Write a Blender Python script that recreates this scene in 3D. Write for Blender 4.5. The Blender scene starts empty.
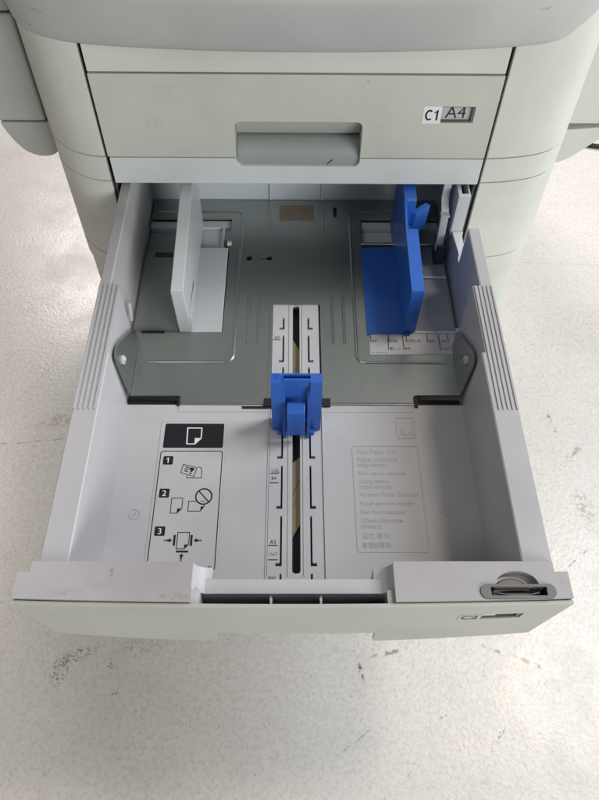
import bpy, math, random
from mathutils import Vector, Matrix
from mathutils.geometry import tessellate_polygon
random.seed(7)
MM = 0.001
ZG = -230.0            # warehouse floor, mm below the tray bottom
scene = bpy.context.scene
COL = scene.collection

# ------------------------------------------------------------------ materials
class NT:
    def __init__(s, name):
        s.m = bpy.data.materials.new(name); s.m.use_nodes = True
        s.t = s.m.node_tree; s.n = s.t.nodes
        s.b = s.n['Principled BSDF']
        s.co = s.n.new('ShaderNodeTexCoord').outputs['Object']
    def link(s, a, b): s.t.links.new(a, b)
    def noise(s, scale, detail=4, rough=.6, vec=None, dist=0.0):
        n = s.n.new('ShaderNodeTexNoise')
        n.inputs['Scale'].default_value = scale; n.inputs['Detail'].default_value = detail
        n.inputs['Roughness'].default_value = rough; n.inputs['Distortion'].default_value = dist
        s.link(vec or s.co, n.inputs['Vector']); return n.outputs['Fac']
    def ramp(s, fac, lo, hi, a=0.0, b=1.0, smooth=True):
        n = s.n.new('ShaderNodeMapRange'); n.interpolation_type = 'SMOOTHSTEP' if smooth else 'LINEAR'
        n.inputs['From Min'].default_value = lo; n.inputs['From Max'].default_value = hi
        n.inputs['To Min'].default_value = a; n.inputs['To Max'].default_value = b
        s.link(fac, n.inputs['Value']); return n.outputs['Result']
    def math(s, op, a, b=None, c=None):
        n = s.n.new('ShaderNodeMath'); n.operation = op
        for i, v in enumerate((a, b, c)):
            if v is None: continue
            if isinstance(v, (int, float)): n.inputs[i].default_value = v
            else: s.link(v, n.inputs[i])
        return n.outputs[0]
    def mix(s, fac, a, b):
        n = s.n.new('ShaderNodeMix'); n.data_type = 'RGBA'
        for sock, v in ((n.inputs['Factor'], fac), (n.inputs['A'], a), (n.inputs['B'], b)):
            if isinstance(v, (int, float)): sock.default_value = v
            elif isinstance(v, (tuple, list)): sock.default_value = (*v[:3], 1)
            else: s.link(v, sock)
        return n.outputs['Result']
    def mapping(s, loc=(0,0,0), rot=(0,0,0), sc=(1,1,1), vec=None, kind='POINT'):
        n = s.n.new('ShaderNodeMapping'); n.vector_type = kind
        n.inputs['Location'].default_value = loc; n.inputs['Rotation'].default_value = rot
        n.inputs['Scale'].default_value = sc
        s.link(vec or s.co, n.inputs['Vector']); return n.outputs[0]
    def sep(s, v):
        n = s.n.new('ShaderNodeSeparateXYZ'); s.link(v, n.inputs[0]); return n.outputs
    def dist(s, c, r, rot=0.0):
        """0 at the centre, 1 on the ellipsoid's edge (mm in, object space)"""
        v = s.mapping(loc=[x*MM for x in c], rot=(0,0,rot), sc=[x*MM for x in r], kind='TEXTURE')
        n = s.n.new('ShaderNodeVectorMath'); n.operation = 'LENGTH'; s.link(v, n.inputs[0])
        return n.outputs['Value']
    def dots(s, scale, lo, hi, keep):
        """separate specks of uneven size"""
        n = s.n.new('ShaderNodeTexVoronoi'); n.inputs['Scale'].default_value = scale
        w = s.n.new('ShaderNodeVectorMath'); w.operation = 'ADD'; s.link(s.co, w.inputs[0])
        k = s.n.new('ShaderNodeTexNoise'); k.inputs['Scale'].default_value = scale*1.3; s.link(s.co, k.inputs['Vector'])
        sc = s.n.new('ShaderNodeVectorMath'); sc.operation = 'SCALE'; sc.inputs['Scale'].default_value = .9/scale
        s.link(k.outputs['Color'], sc.inputs[0]); s.link(sc.outputs[0], w.inputs[1]); s.link(w.outputs[0], n.inputs['Vector'])
        cs = s.n.new('ShaderNodeSeparateColor'); s.link(n.outputs['Color'], cs.inputs[0])
        r = s.math('MULTIPLY', cs.outputs[0], .5)
        d = s.math('SUBTRACT', n.outputs['Distance'], r)
        return s.math('MULTIPLY', s.ramp(d, lo, hi, 1, 0), s.ramp(cs.outputs[1], 1-keep-.02, 1-keep))
    def bump(s, h, strength, distance):
        n = s.n.new('ShaderNodeBump'); n.inputs['Strength'].default_value = strength
        n.inputs['Distance'].default_value = distance
        s.link(h, n.inputs['Height']); s.link(n.outputs[0], s.b.inputs['Normal'])
    def set(s, col=None, rough=None, metal=None, spec=None):
        for k, v in (('Base Color', col), ('Roughness', rough), ('Metallic', metal), ('Specular IOR Level', spec)):
            if v is None: continue
            if isinstance(v, (tuple, list)): s.b.inputs[k].default_value = (*v[:3], 1)
            elif isinstance(v, (int, float)): s.b.inputs[k].default_value = v
            else: s.link(v, s.b.inputs[k])

def plastic(name, col, rough=.45, grain=.12, mott=.04, spec=.4, smudges=(), dirt=None):
    """moulded plastic: faint mottling, fine texture, optional handling marks (centre, radii, colour, strength)"""
    t = NT(name)
    big = t.noise(9, 4)
    c2 = tuple(x*(1-2.2*mott) for x in col)
    c = t.mix(t.ramp(big, .35, .7), col, c2)
    if dirt:                                     # fine grime specks and soft grey patches
        dc, amt = dirt
        n1 = t.noise(28, 6, .7); c = t.mix(t.ramp(n1, .5, .75, 0, amt), c, dc)
        n2 = t.noise(260, 3, .6); n3 = t.noise(14, 2)
        f = t.math('MULTIPLY', t.ramp(n2, .66, .74, 0, .5), t.ramp(n3, .5, .62))
        c = t.mix(f, c, (dc[0]*.35, dc[1]*.33, dc[2]*.3))
    for (ce, ra, sc, st) in smudges:
        d = t.ramp(t.dist(ce, ra), .2, 1.0, 1, 0)
        n = t.ramp(t.noise(350, 4, .7), .42, .66)
        c = t.mix(t.math('MULTIPLY', t.math('MULTIPLY', d, n), st), c, sc)
    rn = t.ramp(t.noise(30, 3), .3, .7, rough-.05, rough+.07)
    t.set(c, rn, 0, spec)
    t.bump(t.noise(2600, 2), grain, .0002)
    return t.m

def flat(name, col, rough=.5, metal=0, spec=.4):
    t = NT(name)
    c = t.mix(t.noise(60, 3), tuple(x*.93 for x in col), tuple(min(1, x*1.06) for x in col))
    t.set(c, rough, metal, spec); return t.m

M = {}
BODY = (.60, .61, .55)
M['body'] = plastic('ivory_body_plastic', BODY, .5, smudges=[
    ((-205,-84,243),(14,30,3),(.2,.18,.17),.5), ((-211,-80,226),(2,20,2),(.06,.05,.05),.9), ((-185,-89,190),(20,30,30),(.42,.42,.4),.3)])
M['cover'] = plastic('cover_plastic', (.48,.48,.468), .5, smudges=[
    ((-198,-91,248.8),(11,20,3.2),(.2,.18,.17),.8), ((-210,-80,232),(2.0,9,2.2),(.05,.04,.04),1.),
    ((188,-103,258),(8,12,1.7),(.06,.06,.06),1.)])
M['panel'] = plastic('aged_panel_plastic', (.53,.535,.475), .5, mott=.05, smudges=[
    ((-124,-88,150),(11,12,8),(.3,.3,.28),.5), ((-150,-88,142),(6,12,5),(.33,.33,.3),.4),
    ((62,-88,191),(2,10,2),(.1,.09,.08),.8), ((-110,-88,185),(16,12,5),(.4,.39,.35),.5)], dirt=((.46,.44,.38),.25))
M['lip'] = plastic('cool_grey_trim_plastic', (.60,.625,.615), .5)
M['tray'] = plastic('tray_plastic', (.50,.485,.495), .42, mott=.03)
M['rim'] = plastic('tray_rim_plastic', (.42,.405,.41), .45, mott=.05, dirt=((.38,.335,.33),.35))
M['front'] = plastic('handled_front_plastic', (.40,.37,.373), .5, mott=.07, dirt=((.345,.285,.285),.45), smudges=[
    ((-119,-474,82),(3,8,9),(.16,.14,.13),.75), ((-126,-482,82),(12,8,9),(.28,.24,.23),.4), ((-76,-489,82),(16,3,9),(.2,.16,.14),.6),
    ((-145,-486,82),(18,5,9),(.3,.25,.24),.55), ((100,-476,82),(14,9,9),(.4,.34,.34),.6), ((174,-480,82),(4,6,9),(.3,.26,.25),.5)])
M['skin'] = plastic('drawer_skin_plastic', (.435,.44,.395), .5, mott=.05, smudges=[
    ((-95,-490,30),(9,20,4),(.35,.35,.3),.6), ((-20,-490,30),(14,20,6),(.42,.42,.36),.5)])
M['white'] = plastic('white_guide_plastic', (.52,.525,.535), .36, grain=0, mott=.015)
M['blue'] = plastic('blue_guide_plastic', (.026,.115,.46), .34, grain=.1, mott=.06, spec=.45)
M['rear'] = plastic('grey_inner_plastic', (.55,.59,.61), .45)
M['deck'] = plastic('deck_plastic', (.27,.285,.29), .5)
M['wing'] = plastic('shade_toned_side_plastic', (.40,.405,.38), .5)  # left side unit only: body plastic with that side's shade put into the colour
M['grip'] = plastic('shade_toned_grip_plastic', (.30,.315,.31), .45)  # handle grip, its colour darkened for the shade inside the recess
M['dark'] = flat('shadow_black_plastic', (.012,.012,.013), .55)
M['gap'] = flat('dark_inner_metal', (.05,.055,.06), .5)
M['ink'] = flat('black_ink', (.012,.012,.016), .4)
M['inkgrey'] = flat('grey_ink', (.12,.12,.12), .5)
M['card'] = plastic('white_label_vinyl', (.52,.505,.505), .3, grain=0)
M['sticker'] = flat('white_sticker', (.74,.75,.75), .4)
M['sizecard'] = flat('pale_grey_card', (.45,.46,.44), .5)
M['bezel'] = flat('smoke_window_bezel', (.10,.10,.10), .25)
M['dial'] = plastic('grey_dial_plastic', (.13,.13,.128), .4)
M['disc'] = flat('brown_grey_disc', (.15,.12,.10), .4)
M['cork'] = flat('brown_cork_pad', (.21,.165,.125), .85)
M['tan'] = flat('tan_strip', (.50,.42,.27), .6)
M['cord'] = flat('black_cord_rubber', (.01,.01,.011), .45)
M['emb'] = plastic('raised_text_plastic', (.455,.44,.447), .3, grain=0)  # toned darker than the tray: relief shading put into the colour
M['brass'] = flat('brass_screw', (.25,.17,.06), .35, .8)

def steel():
    t = NT('galvanised_sheet_steel')
    v = t.mapping(sc=(1, .06, 1)); n = t.noise(900, 3, .5, v); big = t.noise(7, 3)
    c = t.mix(big, (.31,.33,.325), (.385,.40,.385))
    t.set(c, t.ramp(n, .3, .7, .29, .35), .9)
    return t.m
M['steel'] = steel()
def chrome():
    t = NT('polished_rod_steel'); v = t.mapping(sc=(.1, 1, 1)); n = t.noise(500, 2, .5, v)
    t.set(t.mix(n, (.6,.6,.58), (.75,.75,.72)), .22, 1.0); return t.m
M['chrome'] = chrome()

def floor_mat():
    t = NT('worn_white_painted_concrete')
    big = t.noise(2.2, 5, .6); mid = t.noise(14, 6, .65); fine = t.noise(230, 5, .7)
    c = t.mix(t.ramp(big, .3, .7), (.73,.675,.625), (.67,.625,.58))
    c = t.mix(t.ramp(mid, .46, .72, 0, .45), c, (.62,.585,.555))
    c = t.mix(t.ramp(fine, .42, .68, 0, .6), c, (.53,.475,.415))
    c = t.mix(t.ramp(t.noise(75, 5, .7), .47, .72, 0, .3), c, (.56,.51,.455))
    pep = t.math('MULTIPLY', t.dots(400, -.1, .1, .13), t.ramp(t.noise(22, 3), .45, .65))
    c = t.mix(t.math('MULTIPLY', pep, .5), c, (.25,.22,.18))
    # faint grey print of old dirt, in patches
    patch = t.ramp(t.noise(5.5, 3, .6), .52, .70)
    sp = t.ramp(t.noise(240, 3, .65), .60, .70)
    c = t.mix(t.math('MULTIPLY', t.math('MULTIPLY', patch, sp), .35), c, (.30,.27,.22))
    sp2 = t.ramp(t.noise(110, 3, .6), .745, .78)
    c = t.mix(t.math('MULTIPLY', sp2, .75), c, (.14,.12,.10))
    # brown stains
    st = t.math('MULTIPLY', t.ramp(t.noise(26, 5, .75), .63, .74), t.ramp(t.noise(4.1, 2), .45, .6))
    c = t.mix(t.math('MULTIPLY', st, .5), c, (.36,.29,.20))
    # named marks: (centre, radii, rotation, colour, strength, grain scale)
    marks = [((-226,-446),(30,9),.35,(.20,.18,.14),.85,310), ((-240,-460),(12,22),-.2,(.21,.19,.14),.8,330), ((-188,-457),(7,9),0,(.22,.20,.15),.8,320),
             ((-180,-482),(10,3),.2,(.25,.22,.18),.9,220), ((70,-462),(3,12),.2,(.12,.09,.05),1.,140), ((100,-443),(26,3.2),.22,(.22,.18,.12),.85,150),
             ((-300,-190),(55,130),-.5,(.46,.44,.42),.3,160), ((-160,-436),(40,18),.3,(.38,.36,.31),.5,340),
             ((-275,-40),(24,12),.4,(.40,.32,.2),.6,90), ((-330,40),(90,30),0,(.5,.46,.43),.5,60), ((210,-440),(20,2.5),-.4,(.25,.2,.16),.8,150),
             ((250,-455),(30,3.0),-.45,(.28,.23,.18),.75,150), ((150,-505),(6,3),.6,(.08,.06,.05),.9,120), ((205,-520),(8,3),.9,(.1,.08,.06),.9,120),
             ((345,-275),(14,30),.2,(.35,.28,.2),.7,170), ((330,-160),(4,30),.15,(.24,.19,.13),.85,140), ((350,-200),(5,22),-.9,(.3,.26,.2),.75,140),
             ((420,0),(120,60),.2,(.50,.44,.36),.4,260), ((400,-340),(30,40),.5,(.32,.25,.17),.7,180), ((-285,-150),(60,14),.3,(.35,.3,.22),.6,140)]
    for (ce, ra, ro, col, stg, gs) in marks:
        d = t.ramp(t.dist((ce[0],ce[1],ZG),(ra[0],ra[1],50),ro), .35, 1., 1, 0)
        if gs > 300: g = t.math('MAXIMUM', t.dots(gs, -.02, .2, .75), t.dots(gs*1.8, -.02, .22, .6))
        else: g = t.ramp(t.noise(gs, 4, .65), .47, .56)
        c = t.mix(t.math('MULTIPLY', t.math('MULTIPLY', d, g), stg), c, col)
    # hairline cracks and a pale joint
    wob = t.noise(9, 5, .6)
    def line(p, ang, half, w, col, stg, soft=.4):
        nonlocal c
        v = t.sep(t.mapping(loc=(p[0]*MM,p[1]*MM,0), rot=(0,0,ang), kind='TEXTURE'))
        y = t.math('ABSOLUTE', t.math('ADD', v[1], t.math('MULTIPLY', t.math('SUBTRACT', wob, .5), .018)))
        x = t.ramp(t.math('ABSOLUTE', v[0]), half*MM*.8, half*MM, 1, 0)
        g = t.ramp(t.noise(150, 3), .38, .6)
        f = t.math('MULTIPLY', t.math('MULTIPLY', t.ramp(y, w*MM*soft, w*MM, 1, 0), x), t.math('MULTIPLY', g, stg))
        c = t.mix(f, c, col)
    line((-310,-185), .12, 110, 1.4, (.34,.31,.26), .7)
    line((480,125), -.03, 160, 3, (.5,.5,.52), .6)
    line((318,-345), .75, 30, 1.2, (.22,.18,.14), .9)
    line((60,-530), .5, 22, .9, (.3,.25,.2), .7)
    line((-320,-60), 1.05, 190, 1.6, (.48,.46,.45), .6)
    h = t.math('ADD', t.math('MULTIPLY', t.noise(240, 3, .55), 1.0), t.math('MULTIPLY', t.noise(620, 2, .5), .6))
    t.bump(h, .2, .0010)
    t.set(c, t.ramp(mid, .3, .7, .27, .42), 0, .6)
    return t.m
M['floor'] = floor_mat()

# ------------------------------------------------------------------ mesh building (all numbers in mm)
def rrect(x0, x1, y0, y1, r, n=5):
    P = []
    for cx, cy, a0 in ((x1-r,y0+r,-90),(x1-r,y1-r,0),(x0+r,y1-r,90),(x0+r,y0+r,180)):
        for i in range(n+1):
            a = math.radians(a0+90*i/n); P.append((cx+r*math.cos(a), cy+r*math.sin(a)))
    return P
def circle(cx, cy, rx, ry=None, n=28, a0=0, a1=360):
    ry = ry or rx; full = abs(a1-a0) >= 360
    k = n if full else n+1
    return [(cx+rx*math.cos(math.radians(a0+(a1-a0)*i/n)), cy+ry*math.sin(math.radians(a0+(a1-a0)*i/n))) for i in range(k)]
def area(P): return .5*sum(P[i][0]*P[(i+1)%len(P)][1]-P[(i+1)%len(P)][0]*P[i][1] for i in range(len(P)))
def smooth_line(P, k=5):
    out = []
    for i in range(len(P)-1):
        p0 = P[max(0,i-1)]; p1 = P[i]; p2 = P[i+1]; p3 = P[min(len(P)-1,i+2)]
        for j in range(k):
            t = j/k
            out.append(tuple(.5*(2*b+(c-a)*t+(2*a-5*b+4*c-d)*t*t+(3*b-a-3*c+d)*t**3) for a,b,c,d in zip(p0,p1,p2,p3)))
    out.append(tuple(P[-1])); return out

XY = lambda u, v, w: (u, v, w)          # outline in plan, thickness upwards
XZ = lambda u, v, w: (u, w, v)          # outline on a front face, thickness in depth
YZ = lambda u, v, w: (w, u, v)          # outline on a side face, thickness sideways

class MB:
    def __init__(s): s.flat = []; s.v = []; s.f = []; s.mi = []; s.mats = []
    def slot(s, m):
        m = M[m] if isinstance(m, str) else m
        if m not in s.mats: s.mats.append(m)
        return s.mats.index(m)
    def face(s, idx, k): s.f.append(idx); s.mi.append(k)
    def prism(s, poly, lo, hi, m, plane=XY, holes=(), fn=None, caps=(True, True)):
        k = s.slot(m)
        loops = [list(poly) if area(poly) > 0 else list(poly)[::-1]]
        loops += [list(h) if area(h) < 0 else list(h)[::-1] for h in holes]
        flat_pts = [p for L in loops for p in L]
        tris = tessellate_polygon([[Vector((p[0],p[1],0)) for p in L] for L in loops])
        base = len(s.v); N = len(flat_pts)
        fn = fn or (lambda q: q)
        for w in (lo, hi):
            for p in flat_pts: s.v.append(fn(plane(p[0], p[1], w)))
        flip = plane is XZ
        for t in tris:
            a,b,c = t
            A = flat_pts[a]; B = flat_pts[b]; C_ = flat_pts[c]
            if (B[0]-A[0])*(C_[1]-A[1])-(B[1]-A[1])*(C_[0]-A[0]) < 0: b, c = c, b
            if flip: b, c = c, b
            if caps[1]: s.face((base+N+a, base+N+b, base+N+c), k)
            if caps[0]: s.face((base+a, base+c, base+b), k)
        o = 0
        for L in loops:
            n = len(L)
            for i in range(n):
                i0 = base+o+i; i1 = base+o+(i+1)%n
                q = (i0, i1, i1+N, i0+N)
                s.face(q[::-1] if flip else q, k)
            o += n
        return s
    def box(s, x0, x1, y0, y1, z0, z1, m, fn=None):
        return s.prism([(x0,y0),(x1,y0),(x1,y1),(x0,y1)], z0, z1, m, XY, fn=fn)
    def stroke(s, pts, w, lo, hi, m, plane=XY, closed=False, fn=None):
        P = [Vector(p) for p in pts]; n = len(P); L = []; R = []
        for i in range(n):
            a = P[i-1] if (closed or i > 0) else None
            b = P[(i+1) % n] if (closed or i < n-1) else None
            d1 = (P[i]-a).normalized() if a is not None else None
            d2 = (b-P[i]).normalized() if b is not None else None
            d1 = d1 or d2; d2 = d2 or d1
            n1 = Vector((-d1.y, d1.x)); n2 = Vector((-d2.y, d2.x)); mm = n1+n2
            mm = mm.normalized() if mm.length > 1e-6 else n1
            q = w/2/max(.4, mm.dot(n1))
            L.append(tuple(P[i]+mm*q)); R.append(tuple(P[i]-mm*q))
        if closed:
            o, i_ = (L, R) if abs(area(L)) > abs(area(R)) else (R, L)
            return s.prism(o, lo, hi, m, plane, [i_], fn=fn)
        return s.prism(L+R[::-1], lo, hi, m, plane, fn=fn)
    def tube(s, pts, r, m, n=10, closed=False):
        k = s.slot(m); P = [Vector(p) for p in pts]; N = len(P); base = len(s.v)
        for i in range(N):
            a = P[i-1] if (closed or i > 0) else P[i]; b = P[(i+1) % N] if (closed or i < N-1) else P[i]
            d = (b-a).normalized(); up = Vector((0,0,1)) if abs(d.z) < .9 else Vector((1,0,0))
            x = d.cross(up).normalized(); y = x.cross(d)
            for j in range(n):
                an = 2*math.pi*j/n; s.v.append(tuple(P[i]+x*r*math.cos(an)+y*r*math.sin(an)))
        for i in range(N if closed else N-1):
            for j in range(n):
                a = base+i*n+j; b = base+i*n+(j+1) % n; c = base+((i+1) % N)*n+(j+1) % n; d = base+((i+1) % N)*n+j
                s.face((a,b,c,d), k)
        if not closed:
            s.face(tuple(base+j for j in range(n))[::-1], k); s.face(tuple(base+(N-1)*n+j for j in range(n)), k)
        return s
    def grid(s, rows, m):
        k = s.slot(m); base = len(s.v); W = len(rows[0])
        for r in rows: s.v += [tuple(p) for p in r]
        for i in range(len(rows)-1):
            for j in range(W-1):
                a = base+i*W+j; s.face((a, a+1, a+W+1, a+W), k)
        return s
    def text(s, body, size, org, m, plane=XY, w=0.0, thick=.15, align='LEFT', sx=1.0, bold=0.0, fn=None, shear=0.0):
        k = s.slot(m)
        cu = bpy.data.curves.new('lettering', 'FONT'); cu.body = body; cu.size = size; cu.align_x = align
        for i, ch in enumerate(body):        # a small capital H stands for the Cyrillic letter of that shape
            if ch == 'h' and 'О' in body: cu.body_format[i].use_small_caps = True
        cu.small_caps_scale = .74
        cu.offset = bold; cu.shear = shear; cu.resolution_u = 4; cu.extrude = thick/2
        ob = bpy.data.objects.new('lettering', cu); COL.objects.link(ob)
        dg = bpy.context.evaluated_depsgraph_get()
        me = bpy.data.meshes.new_from_object(ob.evaluated_get(dg))
        base = len(s.v); fn = fn or (lambda q: q)
        for q in me.vertices:
            s.v.append(fn(plane(org[0]+q.co.x*sx, org[1]+q.co.y, w+thick/2+q.co.z if plane is not XZ else w-thick/2-q.co.z)))
        for p in me.polygons: s.flat.append(len(s.f)); s.face(tuple(base+i for i in p.vertices), k)
        bpy.data.objects.remove(ob); bpy.data.curves.remove(cu); bpy.data.meshes.remove(me)
        return s
    def build(s, name, parent=None, bevel=0.0, seg=2, angle=35, label=None, smooth=35, merge=True, bend=None):
        me = bpy.data.meshes.new(name)
        me.from_pydata([tuple(c*MM for c in p) for p in s.v], [], s.f)
        for m in s.mats: me.materials.append(m)
        me.polygons.foreach_set('material_index', s.mi); me.update()
        import bmesh
        bm = bmesh.new(); bm.from_mesh(me)
        if merge: bmesh.ops.remove_doubles(bm, verts=bm.verts, dist=1e-6)
        if merge: bmesh.ops.dissolve_limit(bm, angle_limit=math.radians(.4), verts=bm.verts, edges=bm.edges, delimit={'MATERIAL','NORMAL'})
        if bend:                               # slice across x, then bow the front faces
            for i in range(-17, 18):
                bmesh.ops.bisect_plane(bm, geom=bm.verts[:]+bm.edges[:]+bm.faces[:], plane_co=(i*10.3*MM,0,0), plane_no=(1,0,0))
            for v in bm.verts:
                if v.co.y < bend*MM: v.co = Vector(front_curve(tuple(v.co/MM)))*MM
        bm.to_mesh(me); bm.free()
        me.shade_smooth(); me.set_sharp_from_angle(angle=math.radians(smooth))
        if not merge:
            for i in s.flat: me.polygons[i].use_smooth = False
        ob = bpy.data.objects.new(name, me); COL.objects.link(ob)
        if parent is not None:
            ob.parent = parent
            L = ROOT[parent.name] if parent.name in ROOT else (0,0,0)
            ob.matrix_parent_inverse = Matrix.Translation([-c*MM for c in L])
        if bevel:
            b = ob.modifiers.new('rounded_edges', 'BEVEL'); b.width = bevel*MM; b.segments = seg
            b.limit_method = 'ANGLE'; b.angle_limit = math.radians(angle); b.harden_normals = True
        if label: ob['label'] = label
        return ob
ROOT = {}
def thing(name, loc, label, cat):
    e = bpy.data.objects.new(name, None); COL.objects.link(e); e.empty_display_size = .05
    e.location = [c*MM for c in loc]; ROOT[name] = loc
    e['label'] = label; e['category'] = cat; return e

# ------------------------------------------------------------------ floor
fl = MB().grid([[(-5000,-5000,ZG),(5000,-5000,ZG)],[(-5000,5000,ZG),(5000,5000,ZG)]], 'floor').build('floor')
fl['kind'] = 'structure'

# ------------------------------------------------------------------ the copier body
copier = thing('copier', (0, 150, ZG), 'off white office copier body with one closed drawer marked A4, standing behind the open tray', 'copier')
YF = -88.0
planL = smooth_line([(-174.8,-87.2),(-185,-86.2),(-197,-82.8),(-208,-76.8),(-217,-69),(-225.6,-59),(-231,-50),(-235,-40),(-237.5,-28),(-238.5,-10)], 4)
planR = smooth_line([(178.2,-87.2),(196,-85.8),(212,-83.4),(227.5,-79.6),(240.5,-73.5),(249,-66.5),(255.5,-58.5),(260,-49),(262.5,-38),(264,-20)], 4)
def col_poly(plan, inset=0.0):
    sgn = -1 if plan[-1][0] < 0 else 1
    P = [(x-sgn*inset*min(1,abs(x)/230 if abs(x) > 200 else .3), y+inset) for x, y in plan]
    return P + [(P[-1][0], 430), (P[0][0], 430)]
core = MB()
for pl in (planL, planR):
    core.prism(col_poly(pl, 3.0), ZG+25, 330, 'gap')
core.box(-173,176.5,-60,430,228,330,'gap').box(-170,174,-82,-60,197,226,'gap').box(-170,174,-55,-20,92,196,'gap')
core.box(-170,174,30,430,ZG+25,226,'gap').box(-170,174,-80,30,ZG+25,-24,'gap').box(-170,174,-20,30,90,226,'gap')
core.build('inner_chassis', copier)
for pl in (planL, planR):
    for name, z0, z1, ins in (('corner_panel',114.6,330,0),('corner_strip',87.4,113.6,0),('corner_panel',-12.6,86.4,0),('corner_strip',-37.4,-13.6,0),('plinth_panel',ZG+6,-38.4,1.5)):
        MB().prism(col_poly(pl, ins), z0, z1, 'body').build(name, copier, .9, 2, 40)
MB().box(-168,172,-86,-84,ZG+8,-24,'body').build('plinth_panel', copier, .8)
# cover that bulges out above the drawers
prof = [(221.0,-8),(221.3,-4.5),(222.2,-1.5),(224.0,1.0),(226.5,3.0),(230,5.0),(236,8.0),(244,11.8),(253,15.6),(262,19.4),(267,21.6),(270.5,22.9),(273.5,23.6),(277,23.4),(282,22.2),(292,18.5),(330,8),(420,4),(640,2)]
arc = smooth_line([(-244,300),(-243.5,100),(-243,0),(-240,-26),(-234,-46),(-225,-62),(-210,-76),(-192,-85.2),(-168,-91.5),(-125,-97),(-60,-101.2),(3,-102.4),(66,-101.4),(131,-97.4),(174,-92),(198,-87),(218,-80.5),(238,-70),(252,-56),(261,-40),(266,-22),(269,0),(269.5,100),(270,300)], 4)
rows = []
for z, off in prof:
    row = []
    for i, (x, y) in enumerate(arc):
        a = arc[max(0,i-1)]; b = arc[min(len(arc)-1,i+1)]
        d = Vector((b[0]-a[0], b[1]-a[1])).normalized()
        fr = max(0.0, min(1.0, (60-y)/110.0)); k = off*fr*(.35+.65*max(0, min(1, (235-abs(x-3))/90)))
        row.append((x+d.y*k, y-d.x*k, z + (.0)))
    rows.append(row)
cov = MB().grid(rows, 'cover')
top = rows[-1]; bot = rows[0]
cov.grid([top, [(p[0]*.6, 300, 640) for p in top]], 'cover')
cov.grid([[(p[0]*.9, max(p[1]+14,-70), 221.7) for p in bot], bot], 'cover')
cov.build('front_cover', copier)
MB().prism([(-171.5,197.5),(175.2,197.5),(175.2,231),(-171.5,231)], YF, YF+3, 'body', XZ).build('fascia_panel', copier, .8)
# drawer bay behind the open tray (dark, open towards the front)
MB().box(-173,-171,-84,30,-22,84,'gap').box(174,176,-84,30,-22,84,'gap').box(-171,174,28,30,-22,84,'gap').box(-171,174,-70,28,84,86,'rear').box(-171,174,-84,28,-24,-22,'gap').build('drawer_bay', copier)

def size_window(parent_panel, y, x0, dx, zc, code, fn=None, size=None):
    """numbered sticker beside a recessed window with a paper-size card; fn tilts it with its panel"""
    st = MB().prism(rrect(x0, x0+16.2, zc-8.2, zc+8.2, .6, 2), y-.25, y-.05, 'sticker', XZ, fn=fn)
    st.stroke(circle(x0+5.6, zc, 2.9, 4.4, 18, 48, 312), 1.55, y-.37, y-.25, 'ink', XZ)
    st.prism([(x0+11.6,zc-5.1),(x0+13.2,zc-5.1),(x0+13.2,zc+5.1),(x0+12.2,zc+5.1),(x0+11.2,zc+3.6),(x0+9.7,zc+3.0),(x0+9.7,zc+1.9),(x0+11.6,zc+2.3)], y-.37, y-.25, 'ink', XZ)
    st.build('number_sticker', parent_panel)
    w = MB()
    xa, xb, za, zb = x0+16.0, x0+45, zc-7.6, zc+7.8
    w.prism([(xa+.2,za+.2),(xb-.2,za+.2),(xb-.2,zb-.2),(xa+.2,zb-.2)], y+3.0, y+3.5, 'sizecard', XZ, fn=fn)
    w.prism([(xa-.0,za),(xb,za),(xb,zb),(xa,zb)], y+.4, y+4.0, 'bezel', XZ, [[(xa+.5,za+1.6),(xb-2.2,za+1.6),(xb-2.2,zb-.5),(xa+.5,zb-.5)]], fn=fn)
    if size: w.text(size, 16.5, ((xa+xb)/2-1.2, zc-4.6), 'ink', XZ, y+2.9, .12, 'CENTER', .95, -.06, fn=fn)
    w.build('size_window', parent_panel)
    return [(xa,za),(xb,za),(xb,zb),(xa,zb)]

# closed upper drawer
drw = MB()
hx0, hx1, hz0, hz1 = -53.5, 60.5, 105.5, 152.0
q = rrect(hx0, hx1, hz0, hz1, 6, 5)
upper = [p for p in q if p[1] > 120]                      # ccw: right-top corner then left-top corner
pan = [(-172,115.2),(hx0,115.2)] + upper[::-1] + [(hx1,115.2),(175.8,115.2),(175.8,195.8),(-172,195.8)]
win = [(128,152.2),(157,152.2),(157,167.6),(128,167.6)]
drw.prism(pan, YF, YF+4, 'panel', XZ, [win])
drawer = drw.build('closed_drawer', copier, .7, 2)
ROOT_SUB = drawer
size_window(drawer, YF, 112.2, 0, 159.8, 'C1', None, 'A4')
lower = [p for p in q if p[1] < 113]
right_b = [p for p in lower if p[0] > 0]; left_b = [p for p in lower if p[0] < 0]
lipp = [(-171,85.8),(175.8,85.8),(175.8,114.0),(hx1,114.0)] + right_b[::-1] + left_b[::-1] + [(hx0,114.0),(-171,114.0)]
MB().prism(lipp, YF, YF+4, 'lip', XZ).box(-168,174,-84,-20,85.9,88,'lip').build('trim_strip', copier, .7, 2)
hd = MB()
hp = [(-84.2,105),(-84.6,111),(-83.2,116.5),(-79.5,121),(-74,123.5),(-66,124.4),(-56,124.4),(-56,105)]
hd.prism(hp, hx0+.4, hx1-.4, 'grip', YZ)
hd.prism([(-84,153),(-70,129.2),(-66,126.4),(-58,126.4),(-58,153)], hx0+.2, hx1-.2, 'panel', YZ)
hd.box(hx0-2,hx0,-84,-56,104,153,'panel').box(hx1,hx1+2,-84,-56,104,153,'panel').box(hx0-2,hx1+2,-83.9,-56,103,105,'lip')
hd.stroke([(31,106),(33,108.5),(36,111)], 1.0, -84.9, -84.2, 'ink', XZ)
hd.build('handle', drawer, .8, 2)

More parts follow.
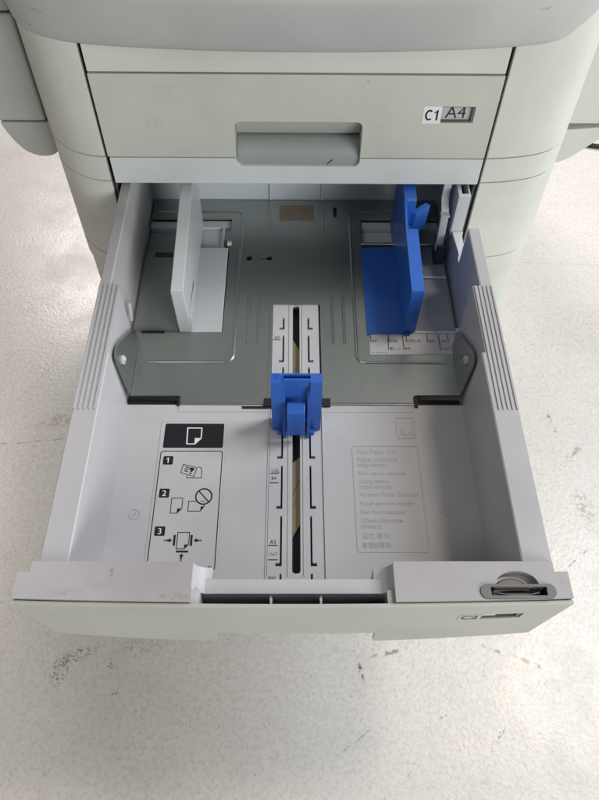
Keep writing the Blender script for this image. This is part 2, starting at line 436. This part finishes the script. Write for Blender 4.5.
# side units left and right of the body
def wing(sgn, top, bottom, y0, m):
    fx = lambda P: [(sgn*x, z) for x, z in P]
    MB().prism(fx([(246,104),(380,104),(380,208),(246,208)]), y0, 330, m, XZ).build('side_unit', copier, 3, 3)
    MB().prism(fx(bottom), y0, 330, m, XZ).build('side_unit_base', copier, 4, 4)
    MB().prism(fx([(244,210),(380,210),(380,300),(244,300)]), y0-2, 330, m, XZ).build('side_unit_lid', copier, 6, 3)
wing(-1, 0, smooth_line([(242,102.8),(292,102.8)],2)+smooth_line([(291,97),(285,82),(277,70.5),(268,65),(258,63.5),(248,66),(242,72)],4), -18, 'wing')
wing(1, 0, [(262,97)]+smooth_line([(330,102.8),(322,97),(309,86),(297,74),(286,64),(274,58.5),(266,57)],4), -18, 'body')

# ------------------------------------------------------------------ the open paper tray
tray = thing('paper_tray', (2, -240, -22), 'open pale grey paper tray with blue and white guides, pulled out of the copier', 'paper tray')
WL, WR = -149.0, 151.8
# plastic base: slot for the rear guide and toothed side slots
base = MB()
RX0, RX1 = -21.0, 24.6
slot = rrect(-1.1, 5.5, -443, -160.5, 2.6, 5)
def teeth(x0, x1, side):
    H = []
    for a, b in ((-182,-197),(-204.5,-237),(-243,-290),(-296,-341),(-348,-388),(-394.5,-437)):
        t = 3.4
        if side < 0: H.append([(x0,a),(x1,a),(x1,b),(x0-t,b),(x0-t,b+2.6),(x0,b+2.6)])
        else: H.append([(x0,a),(x1,a),(x1,b+2.6),(x1+t,b+2.6),(x1+t,b),(x0,b)])
    H.append([(x0,-443),(x1,-443),(x1,-462),(x0,-462)])
    return H
rail = MB()
rail.prism([(RX0+.4,-473),(RX1-.4,-473),(RX1-.4,-160.5),(RX0+.4,-160.5)], -3.2, -.5, 'tray', XY, [rrect(-1.1,5.5,-443,-166,2.6,5)]+teeth(-10.8,-9.2,-1)+teeth(13.4,15.0,1))
for x in (-4.2, 8.4): rail.box(x-.5, x+.5, -445, -166, -.6, .15, 'tray')
rail.prism([(-1,-341),(5.6,-335),(5.6,-398),(-1,-410)][::-1], -9.0, -8.4, 'tan').prism([(-1,-203),(5.6,-217),(5.6,-296),(-1,-296)], -9.0, -8.4, 'tan')
rail.stroke([(-.5,-371),(5,-357)], .5, -8.3, -8.25, 'inkgrey').stroke([(-.5,-383),(5,-371)], .3, -8.3, -8.25, 'inkgrey')
rail.box(-18, 21, -462, -161, -14, -12, 'gap')
def mark(y, w=7.5): rail.stroke([(-20.0,y),(-20.0+w,y)], .75, -.5, -.32, 'ink')
for y, tx, ty, sz in ((-210,'A5',-208.8,5.0),(-355.6,'LGL',-354.4,4.8),(-364.2,'B4',-361.4,4.6),(-420,'A3',-418.6,5.0),(-431.9,'11x17',-428.4,3.9),(-455,'SRA3',-447.6,3.6)):
    mark(y); rail.text(tx, sz, (-18.8 if len(tx) < 4 else -19.6, ty), 'ink', XY, -.5, .14, 'LEFT', .86 if len(tx) < 4 else .72)
rail.build('guide_rail', tray)
base.prism([(-166,-472),(170,-472),(170,-286),(-166,-286)], -4, 0, 'tray', XY, [[(RX0,-471),(RX1,-471),(RX1,-287),(RX0,-287)]])
base.prism([(-166,-286),(170,-286),(170,-4),(-166,-4)], -15, -11.5, 'deck', XY, [[(RX0,-285.5),(RX1,-285.5),(RX1,-160),(RX0,-160)]])
for x in (RX0-.7, RX1+.7): base.box(x-.45, x+.45, -470, -290, -.2, .7, 'tray')
base.box(RX0-1.5, RX0, -472, -287, -16, -4, 'tray').box(RX1, RX1+1.5, -472, -287, -16, -4, 'tray')
def emb(pts, w=.6, closed=False, h=.35): base.stroke(pts, w, -.1, h, 'emb', XY, closed)
emb([(-103,-287),(-103,-293.6),(RX0-2,-293.6)], .5); emb([(RX1+2,-293.8),(105.8,-293.8),(105.8,-287)], .5)
for x, y in ((-129.4,-393.6),(124.0,-389.4)):
    base.stroke(circle(x,y,4.4,n=24), .5, -.1, .35, 'emb', XY, True); base.stroke(circle(x,y,1.6,n=16), .4, -.1, .3, 'emb', XY, True)
base.stroke(rrect(50.6,107.2,-425.8,-328.8,2,4), .8, -.1, .3, 'emb', XY, True)
base.stroke([(90.6,-321),(106.4,-321),(105.6,-299.8),(90.6,-299.8)], .7, -.1, .3, 'emb', XY, True)
base.text('A4', 12.5, (98.4,-319.6), 'emb', XY, -.05, .35, 'CENTER', .95, .0)
for s_, x, y, w_ in (('Plain Paper Only',54.3,-336.4,35.6),('Papier ordinaire',54.2,-343.9,34),('uniquement',54.2,-349.0,25.4),('Solo carta comune',54.2,-357,40.5),('Únicamente',54.3,-364.7,25.4),
        ('papel normal',54.5,-369.8,27.4),('Apenas Papel Comum',54.4,-377,48.8),('Enkel gewoon papier',54.4,-385,45.3),('Nur Normalpapier',54.4,-392.8,37.4),('Обыкhовеhhая',54.4,-400.4,33.5),('бумага',54.5,-405.6,16.5),('일반 용지',54.4,-414,21.5),('普通紙専用',54.4,-422,22.4)):
    v0 = len(base.v); base.text(s_, 5.6, (x, y), 'emb', XY, -.05, .3, 'LEFT', 1.0, 0)
    xs = [p[0] for p in base.v[v0:]]
    k = w_/max(1e-3, max(xs)-x)
    for i in range(v0, len(base.v)):
        p = base.v[i]; base.v[i] = (x+(p[0]-x)*k, p[1], p[2])
# raised platforms under the two side guides
for a, b in ((-156.5,-112.5),(117,158)):
    base.box(a, b, -200.5, -86, -11.5, -3.2, 'deck').box(a, b, -84.5, -55, -11.5, -6.5, 'deck').box(a, b, -51, -41, -11.5, -3.2, 'rear')
base.box(-110,-68.8,-50,-40.2,-11.5,-2.6,'white').box(-110,-68.8,-84,-51,-11.5,-6.0,'rear').box(-78,-75,-84,-51,-6,-3,'white').box(74,116,-50,-40.6,-11.5,-3.2,'rear').box(74,116,-72,-52,-11.5,-8,'rear')
base.box(-147,-128,-96,-89,-3.2,-2.9,'gap')
base.build('tray_base', tray, 0, merge=False)

# galvanised lifting plate
pl = MB()
outer = [(-148,-276),(-103.6,-276),(-103.6,-285.2),(-22.2,-285.2),(-22.2,-164),(27,-164),(27,-285.2),(110.4,-285.2),(110.4,-275),(151,-275),(151,-228),(157.8,-212),(157.8,-8),(-156.6,-8),(-156.6,-212),(-148,-228)]
Lcut = [(-156.0,-201.5),(-69.2,-201.5),(-68.2,-39.5),(-156.0,-39.5)]
Rcut = [(71.2,-201.5),(157.0,-201.5),(157.0,-39.5),(73.0,-39.5)]
holes = [Lcut, Rcut, [(-49.5,-103.4),(-44.3,-103.4),(-44.3,-96.8),(-49.5,-96.8)], rrect(43.6,47.4,-36,-20,.8,3),
         [(-36,-100.8),(-30,-100.8),(-27,-103.4),(-23.6,-103.0),(-22.2,-100.4),(-23.8,-97.6),(-27,-97.2),(-30,-99.2),(-36,-99.2)]]
pl.prism(outer, -1.6, 0.0, 'steel', XY, holes)
bead = lambda P, r=1.7, z=-.35: pl.tube([(x,y,z) for x, y in P], r, 'steel', 10)
def rnd(P, r):                                   # round the corners of an open polyline
    out = [P[0]]
    for i in range(1, len(P)-1):
        p, a, b = Vector(P[i]), Vector(P[i-1]), Vector(P[i+1])
        u = (a-p).normalized(); v = (b-p).normalized()
        for t in (0,.25,.5,.75,1):
            out.append(tuple((p+u*r)*(1-t)**2 + p*2*t*(1-t) + (p+v*r)*t*t))
    return out+[P[-1]]
bead(rnd([(-150,-27.5),(-56,-27.5),(-57.4,-237.5),(-139.5,-237.5)], 9))
bead(rnd([(150,-27.5),(61,-27.5),(59.6,-237.7),(144,-237.7)], 9))
for x in (-44.6,-34.3,38,48.8): bead([(x,-152.5),(x,-214.2)], 1.5)
bead([(-27,-12),(-26.5,-64)], 1.0); bead([(31.5,-12),(32,-64)], 1.0)
pl.stroke([(-22.2,-283),(-22.2,-164),(27,-164),(27,-283)], 2.4, -1.2, .9, 'steel')
# rolled front lips and upturned side ears
for a, b in ((-102.5,-46),(33,109.6)):
    pl.tube([(a,-285.2,-1.8),(b,-285.2,-1.8)], 2.6, 'steel', 12)
earL = [(-213,-1),(-215,20),(-221,27),(-262,58.5),(-268,62),(-275,63.6),(-280.5,61),(-281.5,56),(-276,-1)]
pl.prism(earL, -149.4, -148.2, 'steel', YZ, [circle(-267.5,42,5.2,5.6,20)])
earR = [(-218,-1),(-220,24),(-226,30),(-262,53.5),(-268,57),(-275,58.5),(-280,56),(-281.5,52),(-276,-1)]
pl.prism(earR, 151.0, 152.2, 'steel', YZ, [circle(-264.5,39.5,5.2,5.6,20)])
lift = pl.build('lift_plate', tray, .5, 2, 50)
for x, y, z in ((-149.4,-267.5,42),(152.4,-264.5,39.5)):
    s_ = 1 if x < 0 else -1
    MB().prism(circle(y, z, 4.0, 4.6, 18), min(x,x+s_*3.2), max(x,x+s_*3.2), 'white', YZ).prism(circle(y, z+1, 1.8, 2.2, 14), min(x,x+s_*4.4), max(x,x+s_*4.4), 'rear', YZ).build('pivot_pin', lift, .6)
ck = MB().prism(rrect(-16.2,21.8,-41,-17.6,1,3), .0, .8, 'cork')
for x, w_ in ((-11,7),(8,8)): ck.stroke([(x,-24.5),(x+w_,-24.5)], 1.0, .8, .9, 'inkgrey')
ck.build('friction_pad', lift)
for b_ in ((-46.4,-19.8,-290.2,-287.6,-3.0,.7),(-27,-20,-288.4,-280,-5,2.0),(26,33,-288.4,-280,-5,2.0),(108.8,111.6,-289,-277,-5,2.0),(-105,-102.6,-287.6,-277,-5,1.2),(-148.5,-104,-285.9,-277,-11,-6.5),(111,151.5,-285.9,-276,-11,-6.5)):
    MB().box(*b_, 'dark').build('hinge_bracket', tray)
# paper-width scale printed beside the blue guide
sc = MB().prism([(72.2,-228.4),(153.2,-227.4),(155.5,-202.6),(73.2,-202.6)], .05, .3, 'card')
for x, y1, tx in ((74,-213.2,'A5'),(91.4,-213.2,'EXE'),(108.4,-213.2,'LTR/LGL'),(128.6,-213.2,'B4'),(148.5,-213.2,''),(91,-222.6,'B5'),(105,-222.6,'A4'),(139.8,-222.6,'11x17')):
    if x in (91,): pass
    sc.stroke([(x if x != 91 else 90.4, -203.4 if x not in (91,) else -208), (x if x != 91 else 90.4, y1)], .75 if x != 91 else .7, .3, .42, 'ink')
    if tx: sc.text(tx, 4.6, (x+.9 if x != 91 else 91.4, y1+.1), 'ink', XY, .3, .12, 'LEFT', .92 if len(tx) < 5 else .78)
sc.text('A3', 4.6, (141.6,-213.1), 'ink', XY, .3, .12, 'LEFT', .9)
sc.stroke([(97.6,-222),(102,-222)], .35, .3, .42, 'inkgrey').stroke([(134.6,-212.6),(138.6,-212.6)], .35, .3, .42, 'inkgrey')
for x in (74.2,78,80.4,84,87): sc.stroke([(x,-226.2),(x+2.0,-226.2)], .6, .3, .42, 'inkgrey')
sc.build('size_scale', lift)
for b_ in ((115,136.6,-202.4,-200.2,.1,1.6,'white'),(137.4,157,-202.4,-200.2,.1,1.6,'white'),(-147.5,-125,-202.6,-199.6,.05,.3,'dark')): MB().box(*b_).build('edge_strip', lift)
# side walls
def wall(sgn):
    w = MB()
    if sgn < 0: xo, xn, xm, xf, yend = -168.4, WL, -152.2, -158.4, -2
    else: xo, xn, xm, xf, yend = 172.4, WR, 154.8, 161.4, -140
    P = [(xo,-472),(xn,-472),(xn,-286.5),(xm,-286.5),(xm,-213),(xf,-213),(xf,yend),(xo,yend)]
    w.prism(P, -15, 78, 'rim' if False else 'tray')
    if sgn > 0:
        w.box(xf, xo-2, -140.2, -2, -15, 33, 'tray')
        w.box(154.8, 161.6, -213.2, -203, -15, 10, 'tray')
    ribs = ([-168.0+i*3.9 for i in range(5)] if sgn < 0 else [172.0-i*3.5 for i in range(5)])
    o = w.build('side_wall', tray, .8, 2)
    r = MB()
    P2 = [(xo+sgn*-.6,-470),(xn+sgn*.9,-470),(xn+sgn*.9,-287.2),(xm+sgn*.9,-287.2),(xm+sgn*.9,-213.8),(xf+sgn*.9,-213.8),(xf+sgn*.9,yend-.8),(xo-sgn*.6,yend-.8)]
    r.prism(P2, 77.9, 78.35, 'rim')
    r.box(xo, xo-sgn*2.2, -343, -213, 74, 78.2, 'tray') if sgn < 0 else r.box(xo-2.2, xo, -343, -213, 74, 78.2, 'tray')
    for x in ribs:
        r.prism(rrect(min(x,x-sgn*1.7), max(x,x-sgn*1.7), -343, -214, .5, 2), 78.3, 79.3, 'rim')
    r.build('grip_ribs', o, .35, 2)
wall(-1); wall(1)
MB().box(-166,170,-6,-2,-15,70,'rear').box(-27.6,-25.8,-8,-6,-15,70,'rear').box(30,32,-8,-6,-15,70,'rear').build('rear_wall', tray, .6)
# small clip on the left wall, slide bracket and lever on the right
MB().prism([(-205,20),(-199,33),(-197,36),(-195,34),(-201,20)], -154, -151.5, 'white', YZ).build('wall_clip', tray, .4)
br = MB()
br.prism([(157.6,-100),(169.6,-100),(169.6,-3),(157.6,-3)], 33, 82, 'white', XY, [[(161.6,-96),(167.6,-96),(167.6,-72),(161.6,-72)]])
br.box(161.6,167.6,-96,-72,40,70,'dark')
br.prism([(159.2,-100),(170.4,-100),(161.6,-134)], 33, 38, 'white')
br.build('slide_bracket', tray, .7)
lv = MB()
pts = [(-84,84),(-84.8,66),(-96.5,57),(-100,37),(-102.5,14)]
P = [Vector(p) for p in smooth_line(pts, 5)]
lv.prism([tuple(p) for p in P]+[(p.x+5, p.y+1) for p in P][::-1], 145.5, 153, 'white', YZ)
lv.box(144.5,153.2,-101.5,-95,56.5,58.5,'white').box(146.5,156,-105,-88,-6,22,'gap')
lv.build('lock_lever', tray, .5)
# guide shaft
MB().tube([(71.5,-77.4,-1.2),(156.5,-77.4,-1.2)], 2.3, 'chrome', 16).build('guide_shaft', tray)
MB().tube([(117,-125,-2.2),(157,-125,-2.2)], 1.4, 'rear', 12).build('guide_shaft', tray)

# left (white) and right (blue) side guides
def side_guide(sgn, m, name_label):
    g = MB()
    X = (lambda a, b: (a, b)) if sgn > 0 else (lambda a, b: (-b+6.4, -a+6.4))
    prof = [(-200.5,-3),(-204.5,57),(-203,60.6),(-150,67.6),(-134,69.6),(-60,80),(-46,80),(-46,-3)] if sgn < 0 else \
           [(-201.5,-3),(-204.5,57.5),(-203,60.6),(-150,67),(-131.5,69),(-130,66),(-128,50),(-124,47),(-107,47),(-104.6,50),(-104,79),(-102.5,81),(-60,83.5),(-50,80),(-46,40),(-46,-3)]
    g.prism(prof, *X(107.6 if sgn > 0 else 105.6, 117.2), m, YZ)
    if sgn > 0: g.prism([(-201.5,-3),(-204.5,57.5),(-203,60.6),(-150,67),(-131.5,69),(-104.6,78.6),(-102.5,81),(-60,83.5),(-50,80),(-46,40),(-46,-3)], 105.6, 107.7, m, YZ)
    if sgn > 0:
        g.box(70.9,105.8,-203.6,-85.2,-2,1.4,m)
        for i in range(4): g.box(97,104,-113+i*3.2,-111.6+i*3.2,1.4,1.7,m)
        g.box(106,112,-205.4,-203.4,-1,1.6,m)
    else:
        g.box(-100,-69.9,-201.2,-84.6,-2,.6,m)
        g.prism([(-99.6,-200),(-97.4,-200),(-98.4,-150)], .6, 20, m)
    ob = g.build('side_guide', tray, .9, 2, 35, label=name_label)
    if sgn > 0:
        l = MB()
        l.prism([(112,-104),(117,-107),(130.5,-101),(126.5,-97)], 44, 72, m, XY, fn=lambda q: (q[0]+(q[2]-44)*.05, q[1], q[2]-(6 if q[0] < 118 else 0)))
        l.prism([(110,-100),(118,-100),(118,-88),(110,-88)], 38, 52, m)
        l.build('release_lever', ob, .6)
    else:
        l = MB()
        l.box(-74.2,-71.4,-80,-72,-4,-1.6,'brass').tube([(-71,-78,-.6),(-66.6,-78,-.6)], 3.0, 'white', 14)
        l.build('guide_roller', ob)
side_guide(1, 'blue', 'blue right paper guide with flat foot and release lever')
side_guide(-1, 'white', 'glossy white left paper guide')

# blue rear guide in the centre slot
rg = MB()
xl, xr = -18.8, 23.2
hollow = [(-8.2,-306.9),(-8.2,-304.6),(11.6,-304.6),(11.6,-306.9)]
side_prof = [(-299.4,.2),(-299.4,66),(-307.2,64),(-309.4,58),(-312.8,2),(-312.6,.2)]
rg.prism(side_prof, xl, -8.8, 'blue', YZ).prism(side_prof, 13.4, xr, 'blue', YZ)
rg.box(-8.9, 13.5, -301.0, -299.4, .2, 66, 'blue')
rg.box(-8.9, 13.5, -306.4, -304.6, 56, 66, 'blue').box(-8.9, 13.5, -304.7, -300.9, .2, 58, 'blue')
fin = [(-305,.3),(-305,56),(-309,50),(-313,26),(-319.6,6),(-319.6,.3)]
rg.prism(fin, -9.4, -7.0, 'blue', YZ).prism(fin, 11.4, 13.8, 'blue', YZ)
rg.box(-13.6,-9.2,-317.5,-312,-.4,4.0,'blue').box(13.6,17.8,-317.5,-312,-.4,4.0,'blue')
rg.box(-7.2,11.6,-313.6,-312.0,16,19,'blue').box(-9.2,-6.4,-320.6,-318,-.3,4,'blue').box(11.0,13.8,-320.6,-318,-.3,4,'blue')
rg.box(-3,7,-318,-306,-.4,6,'blue')
rg.stroke([(-15.8,-302.4),(-13.4,-300.7),(-11,-302.4),(-12.6,-302.4),(-12.6,-304.6),(-14.2,-304.6),(-14.2,-302.4)], .3, 65.9, 66.25, 'blue', XY, True)
rearg = rg.build('rear_guide', tray, .7, 2, label='blue rear paper guide with squeeze tab')
lt = MB().prism([(-311.8,42.0),(-313,43.2),(-321.4,40.6),(-322.4,39),(-323.8,10),(-321.6,8),(-320,37),(-312,40)], -5.9, 9.3, 'blue', YZ)
lt.build('squeeze_tab', rearg, .9, 3)

# instruction label
lb = MB().prism(rrect(-116.6,-58.4,-443.2,-303.6,2.4,4), .02, .3, 'card')
lb.stroke(rrect(-116.2,-58.8,-442.8,-304,2.2,4), .3, .3, .42, 'emb', XY, True)
I0, I1 = .3, .42
lb.prism(rrect(-112.9,-61.2,-331,-306.3,1.4,4), I0, I1, 'ink')
pg = [(-93,-310.8),(-80.6,-311),(-80.6,-321.4),(-85.6,-327.2),(-92.6,-327)]
lb.stroke(pg, 1.0, I1, I1+.1, 'sticker', XY, True); lb.prism([(-86,-326.8),(-80.9,-321.3),(-86,-321)], I1, I1+.11, 'sticker')
lb.stroke(rrect(-113.9,-61.2,-440.8,-334.2,2.2,5), .75, I0, I1, 'ink', XY, True)
for y, n in ((-343.4,'1'),(-374.4,'2'),(-408.1,'3')):
    lb.prism(rrect(-111.2,-102.8,y-4.1,y+4.1,.9,3), I0, I1, 'ink'); 
    if n == '1': lb.prism([(-107.3,y-2.6),(-106.4,y-2.6),(-106.4,y+2.6),(-107.0,y+2.6),(-108.5,y+1.5),(-108.5,y+.8),(-107.3,y+1.4)], I1, I1+.1, 'sticker')
    else: lb.text(n, 7.4, (-107,y-2.6), 'sticker', XY, I1, .1, 'CENTER', 1, .02)
lb.stroke([(-93.6,-347.2),(-81.8,-350.6),(-83.8,-358.8),(-95.2,-355.2)], .6, I0, I1, 'ink', XY, True)
lb.stroke([(-89.9,-357.8),(-89.7,-360.2),(-77.3,-360.2),(-77.7,-351.8),(-79.2,-350),(-81,-349.9)], .6, I0, I1, 'ink')
for i in range(3): lb.stroke([(-91.8-i*.35,-349.6-i*1.9),(-88.4-i*.35,-350.6-i*1.9)], .8, I0, I1, 'ink')
lb.prism([(-88,-350.4),(-84.4,-350.6),(-83.8,-352.6),(-85.4,-353.6),(-85.6,-354.6),(-87.4,-354.2),(-86.8,-352.4),(-88.2,-352.2)], I0, I1, 'ink').prism(circle(-86.9,-355.9,.9,n=10), I0, I1, 'ink')
lb.stroke([(-100.3,-378.8),(-91.2,-378.8),(-91.2,-388.2),(-95,-392.5),(-100.3,-392.5)], .6, I0, I1, 'ink', XY, True); lb.prism([(-95,-392.3),(-95,-388.3),(-91.4,-388.3)], I0, I1, 'ink')
lb.stroke([(-79.6,-381.7),(-86.1,-381.7),(-86.1,-390.6),(-76,-390.6),(-73.1,-386.4),(-73.1,-384.8)], .6, I0, I1, 'ink'); lb.prism([(-76,-390.2),(-76,-386.6),(-73.4,-386.4)], I0, I1, 'ink')
lb.stroke(circle(-74.1,-377.4,6.6,7.0,30), 1.2, I0, I1, 'ink', XY, True); lb.stroke([(-78.3,-372.7),(-69.9,-382.1)], 1.0, I0, I1-.03, 'ink'); lb.stroke([(-76.4,-381.7),(-72.6,-381.7)], .6, I0, I1-.05, 'ink')
lb.stroke([(-92.4,-409.2),(-83,-409.2),(-83,-419.4),(-86.4,-423.2),(-92.4,-423.2)], .65, I0, I1, 'ink', XY, True); lb.prism([(-86.4,-423),(-86.4,-419.5),(-83.2,-419.5)], I0, I1, 'ink')
lb.box(-95.5,-93.8,-420.6,-411.4,I0,I1,'ink').box(-82.0,-80.3,-420.6,-411.4,I0,I1,'ink').box(-92.4,-82.9,-426.2,-424.5,I0,I1,'ink')
def arrow(x, y, dx, dy):
    n = (-dy, dx); f = lambda a, b: (x+dx*a+n[0]*b, y+dy*a+n[1]*b)
    lb.prism([f(0,0),f(-2.4,2.0),f(-2.4,.75),f(-4.6,.75),f(-4.6,-.75),f(-2.4,-.75),f(-2.4,-2.0)], I0, I1, 'ink')
    lb.prism([f(-4.9,.75),f(-6.6,.75),f(-6.6,-.75),f(-4.9,-.75)], I0, I1, 'inkgrey')
arrow(-96.4,-416,1,0); arrow(-79.3,-416,-1,0); arrow(-87.9,-427,0,1)
lb.stroke([(-66.6,-438.2),(-65.4,-437.4),(-63.8,-438)], .5, I0, I1, 'ink')
lb.build('instruction_label', tray)

# front of the tray: hollow grip between two blocks, painted skin, size dial
def front_curve(q):                     # the drawer front is slightly bowed and leans in towards its foot
    k = 1-(q[0]/180.0)**2; d = max(0.0, 79.5-q[2])
    return (q[0], q[1]+d*.105-k*(2.6+d*.045), q[2])
def along(x0, x1, z, n): return [(x0+(x1-x0)*i/n, z) for i in range(n+1)]
fp = MB()
ZT = 82.0
Lb = along(-179.6,-66,-490,6)+[(-66,-465.4),(-171.4,-465.4),(-171.4,-472.4),(-179.6,-472.4)]
fp.prism(Lb, -12, ZT, 'front')
dialhole = [(131.0,-481.5)] + circle(145,-481.5,14,9.6,20,180,0)[1:-1] + [(159,-481.5),(164.2,-481.5),(164.2,-489),(125.8,-489),(125.8,-481.5)]
fp.prism(along(65.4,179.6,-490,6)+[(179.6,-472.4),(170.8,-472.4),(170.8,-465.4),(65.4,-465.4)], -12, ZT, 'front', XY, [dialhole])
fp.box(-66.2,65.6,-483.6,-474,14,72,'tray')
fil = lambda x, s: [(x, 14)] + [(x, ZT-.2)] + [(x+s*(12*(1-math.cos(a))), ZT-.2-10.6*math.sin(a)) for a in [math.pi/2*i/6 for i in range(1,7)]] + [(x+s*12, 14)]
fp.prism(fil(-66,1), -483.4, -466, 'tray', XZ).prism(fil(65.4,-1), -483.4, -466, 'tray', XZ)
fp.box(-66,-60.5,-490,-483.4,14,78,'tray').box(60.8,65.5,-490,-483.4,14,78,'tray')
fp.box(-66,65.5,-490,-483,14,34,'gap').box(-61,61,-489.6,-488.95,30,74,'gap')
fpo = fp.build('front_panel', tray, 2.2, 3, 40, bend=-488.9)
for x in (-14.8, 18.1): MB().prism([(x-.5,-489.3),(x+.5,-489.3),(x+.9,-486),(x+.4,-483.4),(x-.4,-483.4),(x-.9,-486)], 34, 68.5, 'white').build('grip_fin', fpo)
tilt = front_curve
sk = along(-179.7,-60,-19,7)+[(-57.5,-17),(-57.0,6)]+along(-54,56.4,8.4,6)+[(59.4,6),(60,-17)]+along(62.5,179.8,-19,7)+along(179.8,-179.7,79.6,20)
sw = [(127.2,42.6),(154.6,42.6),(154.6,55.6),(127.2,55.6)]
skin = MB().prism(sk, -493.0, -490.4, 'skin', XZ, [sw]).build('drawer_skin', fpo, .8, 2, bend=-1)
st = MB().prism(rrect(111.5,126.8,41.8,56,.6,2), -493.25, -493.05, 'sizecard', XZ, fn=tilt); st.text('C2', 12.5, (119.1,44.6), 'ink', XZ, -493.25, .12, 'CENTER', .8, .35, fn=tilt); st.build('number_sticker', skin)
w = MB().prism([(127.4,42.8),(154.4,42.8),(154.4,55.4),(127.4,55.4)], -490.2, -489.8, 'sizecard', XZ, fn=tilt)
w.prism([(127.4,42.8),(154.4,42.8),(154.4,55.4),(127.4,55.4)], -492.2, -490.3, 'bezel', XZ, [[(128.0,44.0),(151.8,44.0),(151.8,55.2),(128.0,55.2)]], fn=tilt)
w.prism([(128.6,44.2),(138,44.2),(138,55),(128.6,55)], -491.2, -490.6, 'sticker', XZ, fn=tilt)
w.build('size_window', skin)
dl = MB()
dl.prism(rrect(120.2,169.2,-490.6,-481.0,4.6,8), 81.6, 83.0, 'dial', XY, [[(127,-488.6),(163,-488.6),(163,-482.9),(127,-482.9)]])
dl.box(125.9,164.1,-488.9,-481.6,58,62,'dark').box(125.9,126.9,-488.9,-481.6,60,81,'dark').box(163.1,164.1,-488.9,-481.6,60,81,'dark')
lens = [(130.5+29*i/14, -485.6-1.9*math.sin(math.pi*i/14)) for i in range(15)]
dl.stroke(lens, .9, 62, 80.2, 'dial'); dl.stroke([(x, -485.6+1.0*math.sin(math.pi*i/14)) for i, (x, y) in enumerate(lens)], .5, 62, 80.6, 'bezel')
dl.box(138,153,-488.8,-488.0,70,81.4,'sizecard')
dlo = dl.build('size_dial', fpo, .3, 2)
MB().prism(circle(141.5,-487,13.2,11.2,32,180,0), 74, 78.3, 'dark').prism(circle(141.5,-487,11.9,10.4,32,180,0), 78.3, 79.0, 'disc').build('dial_disc', dlo)
MB().box(130.5,159.5,-481.4,-471.5,60,75.5,'tray').build('dial_recess', dlo)

# ------------------------------------------------------------------ power cord on the floor
cp = smooth_line([(380,520,ZG+4),(430,452,ZG+4),(480,425,ZG+4),(560,408,ZG+4),(700,430,ZG+4),(900,520,ZG+4)], 6)
cd = MB().tube(cp, 4.0, 'cord', 10).build('power_cord')
cd['label'] = 'black power cord lying on the pale floor right of the copier'; cd['category'] = 'cord'

# ------------------------------------------------------------------ light
w = bpy.data.worlds.new('World'); scene.world = w; w.use_nodes = True
nt = w.node_tree; bg = nt.nodes['Background']
bg.inputs['Color'].default_value = (.86,.93,1.0,1); bg.inputs['Strength'].default_value = .10
def area_lamp(name, loc, target, sx, sy, power, col):
    d = bpy.data.lights.new(name, 'AREA'); d.shape = 'RECTANGLE'; d.size = sx; d.size_y = sy; d.energy = power; d.color = col
    o = bpy.data.objects.new(name, d); COL.objects.link(o); o.location = loc
    o.rotation_euler = (Vector(target)-Vector(loc)).to_track_quat('-Z','Y').to_euler()
area_lamp('window_light', (1.75,.28,1.65), (0,-.3,0), .85, .95, 38, (.77,.88,1.0))
area_lamp('window_light', (1.9,-2.6,1.1), (0,-.1,.1), 1.9, 1.1, 74, (.97,1.0,.99))
area_lamp('ceiling_or_fill_lamp', (1.25,.15,2.5), (0.2,-.3,0), .5, .5, 22, (1.0,.89,.75))
area_lamp('ceiling_or_fill_lamp', (-.9,-1.7,2.2), (0,-.3,0), 1.6, .6, 9, (1.0,.99,.96))  # added unseen fill from front left, lifts the left column and right tray wall
area_lamp('ceiling_or_fill_lamp', (-.9,2.6,2.3), (-.4,.2,-.2), 1.0, .5, 85, (1.0,.95,.93))  # added unseen lamp, brightens the floor at the copier's left

# ------------------------------------------------------------------ camera (solved from the paper-size marks)
pitch, yaw, roll = .96970, -.0159, .0153
fw = Vector((0, math.cos(pitch), -math.sin(pitch))); up = Vector((0, math.sin(pitch), math.cos(pitch))); rt = Vector((1,0,0))
Rz = Matrix.Rotation(yaw, 3, 'Z'); fw, up, rt = Rz@fw, Rz@up, Rz@rt
rt, up = rt*math.cos(roll)+up*math.sin(roll), up*math.cos(roll)-rt*math.sin(roll)
cam = bpy.data.cameras.new('camera'); co = bpy.data.objects.new('camera', cam); COL.objects.link(co)
m = Matrix((rt, up, -fw)).transposed().to_4x4(); m.translation = Vector((-.0005,-.63774,.52103)); co.matrix_world = m
cam.sensor_fit = 'VERTICAL'; cam.sensor_height = 24; cam.sensor_width = 24; cam.lens = 24*698.34/800
cam.clip_start = .01; cam.clip_end = 50
scene.camera = co
vs = scene.view_settings
vs.view_transform = 'Standard'; vs.look = 'None'; vs.exposure = 0; vs.gamma = 1; vs.use_curve_mapping = False
